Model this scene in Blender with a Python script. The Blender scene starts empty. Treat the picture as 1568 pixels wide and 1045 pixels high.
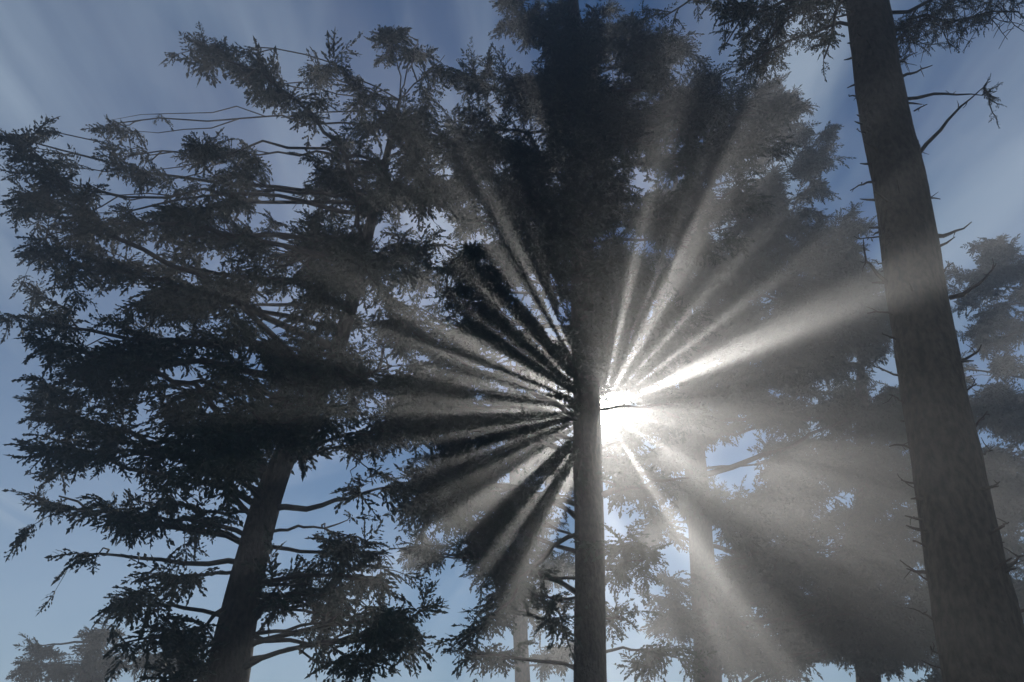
import bpy, math, random
import numpy as np
from mathutils import Vector, noise
random.seed(7); rng=np.random.default_rng(7)
scene=bpy.context.scene
scene.view_settings.view_transform='Standard'; scene.view_settings.look='None'; scene.view_settings.exposure=0
# ------------------------------------------------ camera
PITCH=math.radians(28); FPX=1220.0; CAM=np.array([0,0,1.6])
Fv=np.array([0,math.cos(PITCH),math.sin(PITCH)]); Uv=np.array([0,-math.sin(PITCH),math.cos(PITCH)]); Xv=np.array([1.,0,0])
def D(px,py): return Fv+Xv*(px-784)/FPX+Uv*(522.5-py)/FPX
def W(px,py,d):
    v=D(px,py); return CAM+v*(d/v[1])
def PX(px,py,d):
    v=D(px,py); return (d/v[1])/FPX      # metres per photo pixel there
cd=bpy.data.cameras.new('camera'); cam=bpy.data.objects.new('camera',cd); scene.collection.objects.link(cam)
cam.location=CAM; cam.rotation_euler=(math.radians(90)+PITCH,0,0)
cd.lens=28; cd.sensor_width=36; cd.clip_end=3000; cd.clip_start=0.05
scene.camera=cam
# ------------------------------------------------ sun
S=D(921,629); S=S/np.linalg.norm(S)
sun_el=math.asin(S[2]); sun_az=math.atan2(S[0],S[1])
sl=bpy.data.lights.new('sun','SUN'); so=bpy.data.objects.new('sun',sl); scene.collection.objects.link(so)
sl.energy=5.0; sl.angle=math.radians(0.45); sl.color=(1,.94,.86)
so.rotation_euler=Vector(S).to_track_quat('Z','Y').to_euler(); so.location=(0,0,40)
# ------------------------------------------------ world
w=bpy.data.worlds.new('World'); scene.world=w; w.use_nodes=True
nt=w.node_tree; N=nt.nodes; L=nt.links; N.clear()
out=N.new('ShaderNodeOutputWorld'); bg=N.new('ShaderNodeBackground'); L.new(bg.outputs[0],out.inputs[0])
sky=N.new('ShaderNodeTexSky'); sky.sky_type='NISHITA'; sky.sun_disc=False; sky.sun_elevation=sun_el; sky.sun_rotation=sun_az
sky.dust_density=0.0; sky.ozone_density=3.0; sky.air_density=1.0
tc=N.new('ShaderNodeTexCoord')
def math_n(op,a,b=None,clamp=False):
    n=N.new('ShaderNodeMath'); n.operation=op; n.use_clamp=clamp
    for i,v in enumerate((a,b)):
        if v is None: continue
        if isinstance(v,(int,float)): n.inputs[i].default_value=v
        else: L.new(v,n.inputs[i])
    return n.outputs[0]
sep=N.new('ShaderNodeSeparateXYZ'); L.new(tc.outputs['Generated'],sep.inputs[0])
zz=math_n('ADD',math_n('MAXIMUM',sep.outputs[2],0.0),0.12)
cx=math_n('DIVIDE',sep.outputs[0],zz); cy=math_n('DIVIDE',sep.outputs[1],zz)
cmb=N.new('ShaderNodeCombineXYZ'); L.new(cx,cmb.inputs[0]); L.new(cy,cmb.inputs[1])
mp=N.new('ShaderNodeMapping'); mp.inputs['Rotation'].default_value=(0,0,math.radians(-28)); mp.inputs['Scale'].default_value=(2.2,0.35,1)
L.new(cmb.outputs[0],mp.inputs[0])
nz=N.new('ShaderNodeTexNoise'); nz.inputs['Scale'].default_value=1.6; nz.inputs['Detail'].default_value=5; nz.inputs['Roughness'].default_value=.5; nz.inputs['Distortion'].default_value=.4
L.new(mp.outputs[0],nz.inputs[0])
cr=N.new('ShaderNodeMapRange'); cr.inputs[1].default_value=.42; cr.inputs[2].default_value=.66; cr.inputs[3].default_value=0; cr.inputs[4].default_value=.7
L.new(nz.outputs[0],cr.inputs[0])
hz=math_n('MULTIPLY',math_n('POWER',math_n('SUBTRACT',1.0,math_n('MAXIMUM',sep.outputs[2],0.0)),2.5),.9)
cf=math_n('MAXIMUM',cr.outputs[0],hz)
dot=N.new('ShaderNodeVectorMath'); dot.operation='DOT_PRODUCT'
nrm=N.new('ShaderNodeVectorMath'); nrm.operation='NORMALIZE'; L.new(tc.outputs['Generated'],nrm.inputs[0])
L.new(nrm.outputs[0],dot.inputs[0]); dot.inputs[1].default_value=tuple(S)
dp=math_n('MAXIMUM',dot.outputs['Value'],0.0)
mul=N.new('ShaderNodeVectorMath'); mul.operation='MULTIPLY'; L.new(sky.outputs[0],mul.inputs[0]); mul.inputs[1].default_value=(.030,.043,.055)
mix=N.new('ShaderNodeMix'); mix.data_type='RGBA'; L.new(cf,mix.inputs[0]); L.new(mul.outputs[0],mix.inputs[6]); mix.inputs[7].default_value=(.33,.43,.55,1)
g1=math_n('MULTIPLY',math_n('POWER',dp,9000.0),40.0)
g2=math_n('MULTIPLY',math_n('POWER',dp,900.0),0.5)
gs=math_n('ADD',g1,g2)
gc=N.new('ShaderNodeVectorMath'); gc.operation='SCALE'; gc.inputs[0].default_value=(1,.94,.84); L.new(gs,gc.inputs['Scale'])
add=N.new('ShaderNodeVectorMath'); add.operation='ADD'; L.new(mix.outputs[2],add.inputs[0]); L.new(gc.outputs[0],add.inputs[1])
L.new(add.outputs[0],bg.inputs[0]); bg.inputs[1].default_value=1.0
# ------------------------------------------------ materials
def mat_basic(name,c1,c2,scale,rough,bump=0,stretch=(1,1,1)):
    m=bpy.data.materials.new(name); m.use_nodes=True; n=m.node_tree.nodes; l=m.node_tree.links
    b=n['Principled BSDF']; t=n.new('ShaderNodeTexCoord'); mp=n.new('ShaderNodeMapping'); mp.inputs['Scale'].default_value=stretch
    l.new(t.outputs['Object'],mp.inputs[0]); z=n.new('ShaderNodeTexNoise'); z.inputs['Scale'].default_value=scale; z.inputs['Detail'].default_value=6
    l.new(mp.outputs[0],z.inputs[0]); r=n.new('ShaderNodeValToRGB'); r.color_ramp.elements[0].position=.35; r.color_ramp.elements[1].position=.68
    r.color_ramp.elements[0].color=(*c1,1); r.color_ramp.elements[1].color=(*c2,1)
    l.new(z.outputs[0],r.inputs[0]); l.new(r.outputs[0],b.inputs['Base Color']); b.inputs['Roughness'].default_value=rough
    b.inputs['Specular IOR Level'].default_value=.1
    if bump:
        bp=n.new('ShaderNodeBump'); bp.inputs['Strength'].default_value=bump; bp.inputs['Distance'].default_value=.05
        l.new(z.outputs[0],bp.inputs['Height']); l.new(bp.outputs[0],b.inputs['Normal'])
    return m
M_bark=mat_basic('spruce_bark',(.006,.005,.005),(.055,.044,.037),18,.95,1.0,(1,1,.5))
M_twig=mat_basic('twig_bark',(.02,.016,.013),(.05,.04,.032),14,.95)
M_fol=mat_basic('spruce_needles',(.012,.026,.018),(.03,.045,.027),3,.8)
M_ground=mat_basic('forest_floor',(.03,.022,.014),(.06,.065,.03),4,.95,.6)
# ------------------------------------------------ mesh helpers
def mesh_np(name,V,Q,mat,parent=None,smooth=False):
    me=bpy.data.meshes.new(name); V=np.asarray(V,np.float32); Q=np.asarray(Q,np.int32)
    me.vertices.add(len(V)); me.vertices.foreach_set('co',V.ravel())
    me.loops.add(Q.size); me.loops.foreach_set('vertex_index',Q.ravel())
    me.polygons.add(len(Q)); me.polygons.foreach_set('loop_start',np.arange(0,Q.size,4,dtype=np.int32))
    me.update(calc_edges=True)
    if smooth: me.polygons.foreach_set('use_smooth',np.ones(len(me.polygons),bool))
    me.materials.append(mat); o=bpy.data.objects.new(name,me); scene.collection.objects.link(o)
    if parent: o.parent=parent
    return o
class Tubes:
    def __init__(s): s.V=[];s.Q=[];s.n=0
    def add(s,P,R,k=5,bark=0):
        P=np.asarray(P,float); R=np.asarray(R,float); n=len(P)
        T=np.gradient(P,axis=0); T/=np.linalg.norm(T,axis=1)[:,None]+1e-9
        ref=np.array([.3,.2,1.]) if abs(T[0][2])<.8 else np.array([1.,.1,0])
        A=np.cross(T,ref); A/=np.linalg.norm(A,axis=1)[:,None]; B=np.cross(T,A)
        a=np.linspace(0,2*np.pi,k,endpoint=False)
        rr=np.repeat(R[:,None],k,1)
        if bark:
            for i in range(n):
                for j in range(k):
                    q=Vector((math.cos(a[j])*1.6,math.sin(a[j])*1.6,P[i][2]*.9))
                    q2=Vector((math.cos(a[j])*5,math.sin(a[j])*5,P[i][2]*3.2))
                    rr[i,j]*=1+bark*(noise.noise(q)+.6*noise.noise(q2))
        V=P[:,None,:]+rr[:,:,None]*(np.cos(a)[None,:,None]*A[:,None,:]+np.sin(a)[None,:,None]*B[:,None,:])
        V=V.reshape(-1,3); i=np.arange(n-1)[:,None]*k; j=np.arange(k)[None,:]; j2=(j+1)%k
        Q=np.stack([i+j,i+j2,i+k+j2,i+k+j],-1).reshape(-1,4)+s.n
        s.V.append(V);s.Q.append(Q);s.n+=len(V)
    def make(s,name,mat,parent,smooth=True):
        if s.V: return mesh_np(name,np.concatenate(s.V),np.concatenate(s.Q),mat,parent,smooth)
def make_sprig():
    V=[];
    def rh(p,d,l,wd):
        d=d/np.linalg.norm(d); s=np.cross(d,rng.normal(size=3)); s/=np.linalg.norm(s)
        V.extend([p,p+d*l*.45+s*wd*.5,p+d*l,p+d*l*.5-s*wd*.5])
    p=np.zeros(3); d=np.array([1.,0,0]); x=0
    while x<.95:
        rh(p,d,.32,.12); 
        for sd in (-1,1):
            ln=.48*(1-.6*x)*rng.uniform(.6,1.2); a=math.radians(rng.uniform(35,65))
            dd=np.array([math.cos(a),sd*math.sin(a),rng.normal()*.25-.1]); q=p.copy(); m=3
            for i in range(m):
                rh(q,dd+rng.normal(size=3)*.16,ln/m*1.45,.10); q=q+dd*ln/m; dd=dd+np.array([.12,0,-.08])
        p=p+d*.22; x+=.22; d=d+np.array([0,rng.normal()*.08,-.09]); 
    return np.array(V)
SPR=[make_sprig() for _ in range(6)]
# openings carved through the crowns along the sun's direction to form the light shafts (angle, half width, from, to in metres off the sun line)
BRIGHT=[(21,3.2,.3,3.4),(34,.7,.8,2.2),(45,.8,.8,2.8),(58,2.6,.35,3.2),(65,.6,1.4,3.2),(74,1.5,.5,3.0),(81,.5,1.2,2.4),
 (108,.6,1.8,3.2),(114,1.0,1.0,3.2),(120.5,1.9,.5,2.8),(131,1.1,.7,2.8),(140,.8,1.0,3.0),(150,2.5,.5,2.6),(157.5,.8,.9,2.6),(165,1.4,.5,2.2),(176,1.9,.5,2.4),(187,.9,.6,2.0),
 (196,.8,.8,2.4),(205,.8,.6,1.8),(215,3.4,.5,2.4),(230,1.0,.7,2.0),(243,3.0,.4,2.6),(258,1.2,.4,2.0),
 (-14,.7,.3,1.3),(-34,1.2,.3,1.6),(-60,1.6,.3,1.7),(3,.8,.3,1.6),(20,1.4,3.3,4.4),(60,1.0,3.2,4.4)]
SX=np.cross(S,[0,0,1.]); SX/=np.linalg.norm(SX); SU=np.cross(SX,S)
def cull(P):
    r=P-CAM; x=r@SX; y=r@SU; R=np.hypot(x,y); A=np.degrees(np.arctan2(y,x))
    keep=np.ones(len(P),bool); u=rng.random(len(P))
    for i,(c,h,r0,r1) in enumerate(BRIGHT):
        dA=np.abs((A-c-.6*np.sin(R*4+i*1.7)+180)%360-180); inside=(dA<h+np.degrees(.024/np.maximum(R,.1)))&(R>r0)&(R<r1)
        band=(np.sin(R*6.5+i*2.3)+.7*np.sin(R*15+i*1.1))<-.9
        keep&=~(inside&(u>np.where(band,.35,.02)))
    keep&=~((np.hypot(x-.21,y+.04)<.23))  # round opening cut in the foliage so the sun shows through
    return keep
class Foliage:
    def __init__(s): s.P=[];s.D=[];s.S=[]
    def add(s,p,d,sc): s.P.append(p);s.D.append(d);s.S.append(sc)
    def make(s,name,parent,lace=None):
        P=np.array(s.P);Dv=np.array(s.D);Sc=np.array(s.S)
        if lace:   # leave natural hollows between the branch sprays, but keep foliage dense round the sun line to shade the mist
            r=P-CAM; R=np.hypot(r@SX,r@SU)
            nv=np.array([noise.noise(Vector((p[0]*1.5,p[1]*.7,p[2]*1.9))) for p in P])
            k=(nv<lace)|(R<3.3); P,Dv,Sc=P[k],Dv[k],Sc[k]
        Dv/=np.linalg.norm(Dv,axis=1)[:,None]
        ref=np.array([0,0,1.])+rng.normal(size=(len(P),3))*.6
        Y=np.cross(ref,Dv); Y/=np.linalg.norm(Y,axis=1)[:,None]; Z=np.cross(Dv,Y)
        t=rng.integers(0,len(SPR),len(P)); VV=[]
        for i,T in enumerate(SPR):
            m=t==i
            v=P[m][:,None,:]+Sc[m][:,None,None]*(T[None,:,0,None]*Dv[m][:,None,:]+T[None,:,1,None]*Y[m][:,None,:]+T[None,:,2,None]*Z[m][:,None,:])
            VV.append(v.reshape(-1,3))
        V=np.concatenate(VV).reshape(-1,4,3); V=V[cull(V.mean(1))].reshape(-1,3); Q=np.arange(len(V)).reshape(-1,4)
        print(name,len(P),'sprigs',len(Q),'quads')
        return mesh_np(name,V,Q,M_fol,parent)
def curve(A,B,lift,n=7,jit=.03):
    A=np.asarray(A);B=np.asarray(B);Ln=np.linalg.norm(B-A); M=(A+B)/2+np.array([0,0,1])*lift*Ln+rng.normal(size=3)*jit*2*Ln
    t=np.linspace(0,1,n)[:,None]; P=(1-t)**2*A+2*t*(1-t)*M+t*t*B
    P[1:-1]+=rng.normal(size=(n-2,3))*jit*Ln*.35
    return P
def at(P,t):
    x=t*(len(P)-1); i=min(int(x),len(P)-2); return P[i]*(1-(x-i))+P[i+1]*(x-i)
def inpoly(x,y,p):
    c=False; j=len(p)-1
    for i in range(len(p)):
        if (p[i][1]>y)!=(p[j][1]>y) and x<(p[j][0]-p[i][0])*(y-p[i][1])/(p[j][1]-p[i][1])+p[i][0]: c=not c
        j=i
    return c
class Tree:
    def __init__(s,trunk,ext=0,sides=20,bark=.05,sprig=.46,dens=1.0,lace=None):
        s.lace=lace
        pts=[W(a,b,c) for a,b,c,_ in trunk]; rad=[wp*PX(a,b,c)/2 for a,b,c,wp in trunk]
        dv=pts[0]-pts[1]; k=pts[0][2]/abs(dv[2]); base=pts[0]+dv*k; base[2]=-.15
        mid=(pts[0]+base)/2
        pts=[base,mid]+pts; rad=[rad[0]*1.45,rad[0]*1.1]+rad
        if ext: 
            dv=pts[-1]-pts[-2]; dv/=dv[2]; pts.append(pts[-1]+dv*ext); rad.append(.03)
        pts=np.array(pts); rad=np.array(rad); z=pts[:,2]; zz=np.linspace(z[0],z[-1],max(30,int((z[-1]-z[0])/.12)))
        P=np.stack([np.interp(zz,z,pts[:,0]),np.interp(zz,z,pts[:,1]),zz],1)
        ker=np.ones(9)/9
        for c in (0,1):
            q=np.pad(P[:,c],4,mode='edge'); sm=np.convolve(q,ker,'valid'); P[4:-4,c]=sm[4:-4]
            P[:,c]+=np.array([noise.noise(Vector((h*.5,c*7.3+pts[0][0],0)))*.035 for h in zz])
        s.P=P; s.R=np.interp(zz,z,rad); s.root=bpy.data.objects.new('spruce_tree',None); scene.collection.objects.link(s.root)
        tb=Tubes(); tb.add(P,s.R,sides,bark); tb.make('trunk',M_bark,s.root)
        s.br=Tubes(); s.fo=Foliage(); s.sprig=sprig; s.dens=dens
    def tp(s,z):
        z=min(max(z,1.5),s.P[-1][2]-.2); i=int(np.searchsorted(s.P[:,2],z)); i=min(i,len(s.P)-1); return s.P[i],s.R[i]
    def twig_foliage(s,P,step=.13,start=.0,sc=1.0):
        Ln=np.linalg.norm(np.diff(P,axis=0),axis=1).sum(); n=max(3,int(Ln/step))
        for i in range(n):
            t=start+(1-start)*(i+.5)/n; p=at(P,t); tg=at(P,min(1,t+.08))-at(P,max(0,t-.08)); tg/=np.linalg.norm(tg)+1e-9
            sd=np.cross(tg,[0,0,1.]); sd/=np.linalg.norm(sd)+1e-6
            for q in (-1,1):
                if rng.random()<.12: continue
                d=tg*.7+sd*q*rng.uniform(.4,1)+np.array([0,0,-.12])+rng.normal(size=3)*.35
                s.fo.add(p,d,s.sprig*sc*rng.uniform(.65,1.2)*(1.1-.4*t))
            if rng.random()<.35: s.fo.add(p,np.array([0,0,-1.])+rng.normal(size=3)*.4,s.sprig*sc*rng.uniform(.6,1.1))
        s.fo.add(P[-1],P[-1]-P[-2],s.sprig*sc*.8)
    def limb(s,pts,r0=.05,fstart=.4,side=.8,fol=True):
        P=np.array([W(*p) for p in pts]); n=4*(len(P)-1)+1
        t=np.linspace(0,len(P)-1,n); Q=np.stack([np.interp(t,np.arange(len(P)),P[:,c]) for c in range(3)],1)
        Q[1:-1]+=rng.normal(size=(n-2,3))*.03
        s.br.add(Q,np.linspace(r0,.012,n),6)
        if fol: s.side(Q,fstart,side)
        return Q
    def side(s,Q,fstart,ln):
        Ln=np.linalg.norm(np.diff(Q,axis=0),axis=1).sum()*(1-fstart); m=max(2,int(Ln/.2))
        for i in range(m):
            t=fstart+(1-fstart)*(i+rng.random())/m; p=at(Q,t); tg=at(Q,min(1,t+.1))-at(Q,max(0,t-.1)); tg/=np.linalg.norm(tg)
            sd=np.cross(tg,[0,0,1.]); sd/=np.linalg.norm(sd)+1e-6
            d=tg*.6+sd*random.choice((-1,1))*rng.uniform(.5,1)+np.array([0,0,-.2])+rng.normal(size=3)*.3; d/=np.linalg.norm(d)
            l=ln*rng.uniform(.5,1.2)*(1.15-.6*t)
            C=curve(p,p+d*l,.08,5,.05); s.br.add(C,np.linspace(.014,.005,5),4); s.twig_foliage(C)
    def fill(s,px,py,rx,ry,dz=0,k=1.0,spread=1.2,main=1):
        if math.hypot(px-921,py-629)>330: k*=.85
        d0=s.P[len(s.P)//2][1]+dz; c=W(px,py,d0); m=PX(px,py,d0)
        hd=math.hypot(c[0]-s.P[len(s.P)//2][0],c[1]-s.P[len(s.P)//2][1])
        T,R=s.tp(c[2]-hd*rng.uniform(-.05,.4)); Q=curve(T,c,.06,9,.04); r0=min(R*.5,.018+.011*np.linalg.norm(c-T))
        s.br.add(Q,np.linspace(r0,.014,9),6)
        area=math.pi*rx*ry*m*m; n=max(3,int(area*4.2*k*s.dens))
        for i in range(n):
            a=rng.random()*2*math.pi; q=math.sqrt(rng.random()); dd=d0+rng.normal()*spread*.6
            E=W(px+rx*q*math.cos(a),py+ry*q*math.sin(a),dd)
            b=at(Q,rng.uniform(.55,1)); v=E-b; l=np.linalg.norm(v)
            if l<.25: continue
            C=curve(b,E,.08,6,.07); s.br.add(C,np.linspace(.018,.005,6),4)
            f=max(0,1-1.3/l); s.twig_foliage(C,start=f,step=.14)
            if rng.random()<.5:
                p=at(C,rng.uniform(.5,.9)); dv=rng.normal(size=3); dv[2]-=.3; dv/=np.linalg.norm(dv); G=curve(p,p+dv*rng.uniform(.3,.7),.05,4,.05)
                s.br.add(G,np.linspace(.009,.004,4),3); s.twig_foliage(G)
    def polyfill(s,poly,n,r=(30,60),k=1.0,spread=1.5,dz=(0,0),gaps=()):
        xs=[p[0] for p in poly]; ys=[p[1] for p in poly]; c=0
        while c<n:
            x=random.uniform(min(xs),max(xs)); y=random.uniform(min(ys),max(ys))
            if not inpoly(x,y,poly): continue
            rr=random.uniform(*r)
            if any(math.hypot(x-g[0],y-g[1])<g[2]+rr*.7 for g in gaps): 
                c+=.2; continue
            s.fill(x,y,rr*1.2,rr*.8,random.uniform(*dz),k,spread); c+=1
    def stub(s,a,b,r=.022,mid=None):
        A=W(*a);B=W(*b); C=curve(A,B,rng.uniform(-.12,.12),7,.05); s.br.add(C,np.linspace(r,.006,7),5); return C
    def done(s):
        s.br.make('branches',M_twig,s.root)
        if s.fo.P: s.fo.make('foliage',s.root,s.lace)
# ------------------------------------------------ right bare-trunked tree
t=Tree([(1515,1045,8,128),(1465,800,8,104),(1412,480,8,84),(1352,160,8,70),(1325,0,8,60)],ext=9,sides=40,bark=.06)
d=8
for a,b,r in [((1372,440),(1322,366),.03),((1376,575),(1338,560),.014),((1404,690),(1362,684),.016),((1368,482),(1328,480),.014),((1352,362),(1308,362),.012),((1340,280),(1302,292),.02),
    ((1440,905),(1378,858),.013),((1415,797),(1386,790),.016),((1400,740),(1380,735),.012),((1330,140),(1300,145),.02),((1460,1030),(1432,1020),.015),((1445,1000),(1425,990),.012),
    ((1405,238),(1508,132),.032),((1380,152),(1503,146),.028),((1380,118),(1428,100),.024),((1372,100),(1405,80),.016),((1432,362),(1488,340),.036),((1455,456),(1526,404),.032),((1470,552),(1503,528),.02),
    ((1490,655),(1512,630),.016),((1535,870),(1575,848),.03),((1512,748),(1531,738),.02),((1420,318),(1440,305),.03),((1405,215),(1412,240),.014),((1555,940),(1580,925),.02),((1530,810),(1545,800),.014),
    ((1335,205),(1312,198),.012),((1356,405),(1335,398),.012),((1372,520),(1352,512),.01),((1385,620),(1362,605),.012),((1420,840),(1398,828),.012),((1430,950),(1405,935),.012),((1400,170),(1420,160),.012),((1440,420),(1460,402),.014),((1480,600),(1496,588),.012),((1500,700),(1520,690),.012)]:
    C=t.stub((*a,d),(*b,d+rng.uniform(-.3,.3)),r)
    for _ in range(2):
        p=at(C,rng.uniform(.4,.9)); q=p+rng.normal(size=3)*.07; t.br.add(np.array([p,(p+q)/2+rng.normal(size=3)*.01,q]),[r*.35,.006,.003],4)
for i in range(60):   # small knots and broken pegs all round the trunk
    z=rng.uniform(2.5,12); P0,R0=t.tp(z); a=rng.uniform(0,2*math.pi); dr=np.array([math.cos(a),math.sin(a),rng.uniform(-.2,.5)]); l=rng.uniform(.05,.2)
    A=P0+dr*R0*.85; t.br.add(np.array([A,A+dr*(R0*.15+l*.5),A+dr*(R0*.15+l)+rng.normal(size=3)*.015]),[.022,.014,.006],5)
for a,b in [((1506,134),(1532,160)),((1506,134),(1522,150)),((1504,146),(1530,130)),((1508,135),(1515,120)),((1508,135),(1528,190)),((1506,140),(1526,150))]:
    C=t.stub((*a,d),(*b,d),.012); t.twig_foliage(C,step=.09,sc=.22)
for pts in [[(1340,60,8),(1420,25,7.8),(1560,18,7.4)],[(1345,90,8),(1390,50,8.2),(1480,-20,8.4)],[(1335,30,8),(1450,-5,8),(1590,-10,7.6)]]:
    Q=t.limb(pts,.035,.3,.5,fol=False)
    for i in range(44):
        p=at(Q,rng.uniform(.25,1)); e=p+np.array([rng.normal()*.25,rng.normal()*.2,rng.uniform(-.5,.12)]); C=curve(p,e,.05,5,.06); t.br.add(C,np.linspace(.009,.004,5),3)
        for j in range(4):
            p2=at(C,rng.uniform(.3,1)); t.br.add(curve(p2,p2+np.array([rng.normal()*.1,rng.normal()*.1,-rng.uniform(.02,.16)]),0,3,.05),[.006,.005,.003],3)
        if rng.random()<.4: t.twig_foliage(C,step=.1,sc=.3)
t.sprig=.27
for pts in [[(1330,20,8),(1260,-10,8.4),(1180,60,9)],[(1335,-10,8),(1200,-60,9),(1110,70,9.6)],[(1335,10,8),(1290,0,8),(1262,90,8.2)],[(1335,-40,8),(1150,-60,9),(1010,30,10)],[(1335,-40,8),(1220,-20,9),(1150,110,9.4)]]:
    t.limb(pts,.045,.35,.85)
t.fill(1100,40,70,50,1,1.3); t.fill(1200,30,60,40,.6,1.2); t.fill(1160,90,40,30,.6,1.2)
t.done()
# ------------------------------------------------ centre tree (sun behind trunk)
t=Tree([(905,1045,14,50),(903,850,14,46),(898,627,14,42),(894,450,14,38),(886,250,14,32),(880,60,14,24)],ext=4,sides=24,dens=1.5,lace=.2)
for e in [(880,170,70,130,0,1.8),(880,60,90,60,0,1.1),(890,330,45,70,0,1.6),(760,140,100,50),(700,240,100,70),(790,310,110,80,0,1.3),(960,190,70,110),(1055,215,80,75),(1015,330,100,70),(1100,160,60,50),
          (720,410,110,50),(830,440,50,70,0,1.6),(960,440,60,60,0,1.6),(660,500,90,50),(780,540,80,60,0,1.6),(840,560,40,50,0,2),(690,620,90,60),(800,650,60,60,0,1.8),(700,740,90,60,0,1.3),(820,760,45,50,0,1.4),(690,850,70,30),
          (780,880,60,50),(720,1005,60,25),(840,960,30,50),(790,800,60,40,0,1.2),(620,620,60,50),(640,760,60,60),
          (955,745,35,25,0,1.3),(985,860,45,40,0,.9),(955,950,30,60,0,.9),(945,700,30,30,0,1.6),(935,540,30,35,0,2.2),(800,30,60,40),(980,60,70,50),(1030,90,60,50),(1010,1010,60,25),(960,840,30,40),
          (870,600,30,50,0,2),(865,690,25,50,0,2),(925,440,30,60,0,2.6),(920,530,18,40,0,4),(916,585,10,14,0,4),(935,400,35,45,0,2.6),(935,300,40,60,0,2.2),(970,560,45,30,0,1.8),(1010,590,40,25,0,1.4),(1020,500,60,40,0,1.6),(985,680,45,22,0,1.6),(1150,230,60,50),(1190,170,40,40),  # dense clumps here and below added to block sunlight beside the trunk
          (1040,640,40,25,0,1.5),(990,470,60,40,0,1.6),(1000,740,40,20,0,1)]:
    t.fill(*e)
CP=[(640,120),(760,90),(860,40),(980,60),(1120,130),(1210,200),(1210,330),(1080,440),(960,480),(925,560),(870,620),(860,800),(790,930),(700,880),(640,760),(620,450)]
t.polyfill(CP,38,(35,60),.9,gaps=[(740,100,18),(560,240,20)])
t.limb([(905,760,14),(985,742,13.6),(1055,732,13.2)],.06,.5,.3,fol=False)
t.limb([(895,650,14),(800,590,13),(700,560,12.5),(600,480,12)],.05,.4,.5)
t.limb([(898,800,14),(830,850,13.5),(770,930,13),(700,985,13)],.05,.4,.5)
t.limb([(890,560,14),(820,520,13.8),(760,470,13.5)],.04,.4,.4)
t.done()
# ------------------------------------------------ left tree
t=Tree([(345,1045,12.5,66),(370,920,12.5,54),(402,780,12.5,44),(440,690,12.5,34),(505,570,12.5,26),(545,440,12.5,20),(580,290,12.5,14)],ext=2.5,sides=24,dens=1.15,lace=.17)
for e in [(50,290,50,60),(170,190,35,20),(190,240,45,40),(20,210,25,30),(70,360,50,40),(130,420,80,50),(50,500,50,60),(60,600,50,60),(70,700,50,50),(90,760,50,30),
          (250,350,70,60),(260,440,110,70,0,1.3),(350,300,80,50),(340,240,60,40),(390,120,55,35),(310,90,35,18),(470,115,35,25),(430,180,50,40,0,.8),
          (500,270,100,60),(440,390,150,70,0,1.4),(560,400,100,80,0,1.3),(620,200,70,70),(600,60,25,35),(660,110,50,40),(560,150,40,30,0,.7),(640,60,30,30),
          (190,540,100,60),(340,530,140,70,0,1.3),(490,560,120,70,0,1.3),(170,680,110,50),(400,650,150,45,-1.5,2.8),(330,700,80,35,-1.5,1.6),(550,690,60,45,-1,1.8),(260,770,70,40,0,.9),
          (500,810,90,30,0,.7),(560,850,70,50),(450,920,70,40,0,.8),(540,960,90,45),(600,900,40,50),(240,890,70,25),(190,930,40,25),(300,800,60,30,0,.6),(140,600,70,50),(250,610,90,50),
          (620,300,70,60),(600,560,60,60,0,1.3),(640,400,60,60),(610,660,50,50,0,1.3),(190,790,60,30),(120,850,25,15)]:
    t.fill(*e,spread=1.5)
LP=[(30,400),(150,330),(300,270),(400,230),(500,190),(600,120),(690,200),(700,700),(650,790),(580,820),(500,720),(330,740),(120,720),(30,600)]
t.polyfill(LP,20,(30,50),.8,gaps=[(110,590,20),(90,265,25),(500,330,15),(400,570,15),(285,320,15),(690,300,15),(230,455,12),(560,260,15),(410,285,12)])
t.polyfill([(420,860),(640,850),(640,1045),(400,1045)],9,(30,45),.8); t.polyfill([(190,1045),(300,960),(340,1045)],4,(30,40),.8)
t.limb([(500,600,12.5),(340,440,12),(180,370,11.5),(110,300,11.2),(50,230,11)],.06,.5,.6)
t.limb([(560,380,12.5),(530,240,12),(460,160,11.8),(400,110,11.5),(290,75,11.4)],.05,.5,.55)
t.limb([(420,740,12.5),(300,590,11.5),(160,550,11),(70,520,11)],.06,.4,.6)
t.limb([(410,780,12.5),(520,770,12),(600,745,11.8)],.055,.6,.5)
t.limb([(395,800,12.5),(300,700,12),(120,700,11.6)],.045,.5,.5)
t.limb([(380,900,12.5),(310,960,12),(190,985,12)],.045,.4,.5)
t.limb([(375,980,12.5),(400,930,12.4),(430,890,12.3)],.05,.9,.3,fol=False)
t.done()
# ------------------------------------------------ hazy trees behind, right
t=Tree([(1085,1045,24,40),(1072,800,24,36),(1056,600,24,30),(1048,480,24,24)],ext=8,sides=16,sprig=.6,dens=.85)
for e in [(1180,190,60,70),(1200,320,70,60),(1110,420,80,60),(1240,430,90,50),(1180,540,100,50),(1290,380,60,60),(1300,540,60,60),(1230,620,100,40,0,.8),(1120,600,50,40,0,1),(1270,720,100,60),(1150,780,70,50),
          (1210,880,110,60),(1330,830,70,80),(1340,950,90,70),(1110,950,60,50),(1180,1010,90,30),(1000,800,30,40),(1020,930,40,50),(1260,250,30,60),(1050,330,90,50),(990,450,60,40),
          (1000,540,60,40,0,2),(1010,620,45,30,0,1.6),(1010,700,50,30,0,1.8),(960,660,30,30,0,1.8),(960,560,30,30,0,2),(1060,670,40,40,0,1.7),(1070,760,40,40,0,1.6),(950,720,30,20,0,1.6),(970,500,40,40,0,1.6),(930,540,20,35,0,3),(930,450,30,50,0,2.4)]:  # dense foliage added towards the sun line to close off stray light
    t.fill(*e,spread=2)
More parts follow.
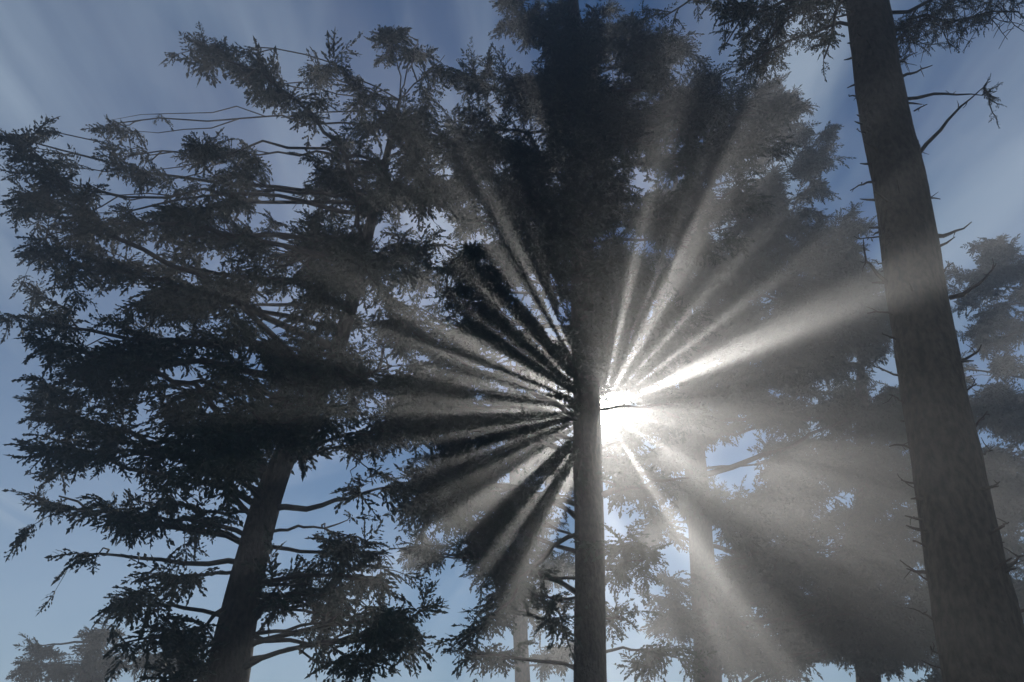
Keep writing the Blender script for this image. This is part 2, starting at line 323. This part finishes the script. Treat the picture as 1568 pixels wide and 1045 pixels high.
RP=[(1100,330),(1250,230),(1350,300),(1370,600),(1420,1045),(1090,1045),(1100,720),(1060,560),(960,500)]
t.polyfill(RP,38,(40,65),.9,gaps=[(1220,640,20),(1110,430,12),(1160,560,12),(1290,980,20)])
t.done()
t=Tree([(1720,1045,27,44),(1690,700,27,34),(1670,500,27,24)],ext=3,sides=12,sprig=.6,dens=.7)
for e in [(1510,390,40,30),(1550,440,40,40),(1500,470,40,30),(1535,560,50,25),(1530,620,50,30),(1480,640,60,30),(1500,720,60,50),(1480,820,80,60),(1400,640,60,60),(1440,560,50,30),(1380,720,60,60),(1470,430,35,25),(1490,400,30,25),(1540,390,30,20),(1500,520,50,20),(1550,500,40,30)]:
    t.fill(*e,spread=2)
t.polyfill([(1380,600),(1600,600),(1640,1045),(1400,1045)],18,(40,60),.9)
t.done()
t=Tree([(1330,1045,34,36),(1325,800,34,28),(1320,600,34,18)],ext=3,sides=12,sprig=.65,dens=.5)
for e in [(1320,500,40,60),(1330,620,70,50),(1330,740,90,60),(1340,880,110,60),(1300,980,120,50),(1440,960,80,60),(1200,960,80,50)]:
    t.fill(*e,spread=2)
t.done()
t=Tree([(130,1045,26,18),(140,975,26,6)],ext=.2,sides=10,sprig=.5,dens=1.1)
for e in [(150,980,40,25),(180,1020,70,25),(60,1020,35,25),(50,990,10,15),(260,1020,70,25),(140,975,20,16,0,1.5),(110,1030,60,20)]: t.fill(*e,spread=1.5)
t.done()
t=Tree([(800,1045,30,24),(790,800,30,20),(785,650,30,14)],ext=3,sides=10,sprig=.65,dens=.6)
for e in [(780,620,60,60),(700,700,70,60),(840,700,60,60),(780,820,90,40,0,.9),(800,760,50,60),(650,600,60,50),(860,860,50,50,0,.7),(640,840,50,40,0,.6),(880,990,60,30),(800,940,60,40),
    (855,570,45,45,0,2.4),(845,650,45,45,0,2.4),(870,720,45,40,0,2.2),(890,530,40,30,0,2.2),(915,500,30,50,0,2.4)]: t.fill(*e,spread=2)  # dense clumps on this line added behind the centre crown as sun blockers
t.done()
# ------------------------------------------------ ground
n=90; xs=np.linspace(-1,1,n); g=np.sign(xs)*np.abs(xs)**2.5*1500
GX,GY=np.meshgrid(g,g,indexing='ij'); GZ=np.array([[noise.noise(Vector((x*.12,y*.12,0)))*.12 if abs(x)<80 and abs(y)<80 else 0 for y in g] for x in g])
V=np.stack([GX,GY,GZ-.05],-1).reshape(-1,3); i=np.arange(n-1)[:,None]*n; j=np.arange(n-1)[None,:]
Q=np.stack([i+j,i+n+j,i+n+j+1,i+j+1],-1).reshape(-1,4)
mesh_np('ground',V,Q,M_ground,None,True)
# ------------------------------------------------ mist
bpy.ops.mesh.primitive_cube_add(size=1,location=(0,8,9.3)); mo=bpy.context.object; mo.name='mist'; mo.scale=(90,22,19)
mm=bpy.data.materials.new('mist'); mm.use_nodes=True; n=mm.node_tree.nodes; n.clear(); o=n.new('ShaderNodeOutputMaterial'); v=n.new('ShaderNodeVolumeScatter')
v.inputs['Color'].default_value=(.93,.96,1,1); v.inputs['Density'].default_value=.0098; v.inputs['Anisotropy'].default_value=.77
mm.node_tree.links.new(v.outputs[0],o.inputs['Volume']); mo.data.materials.append(mm)
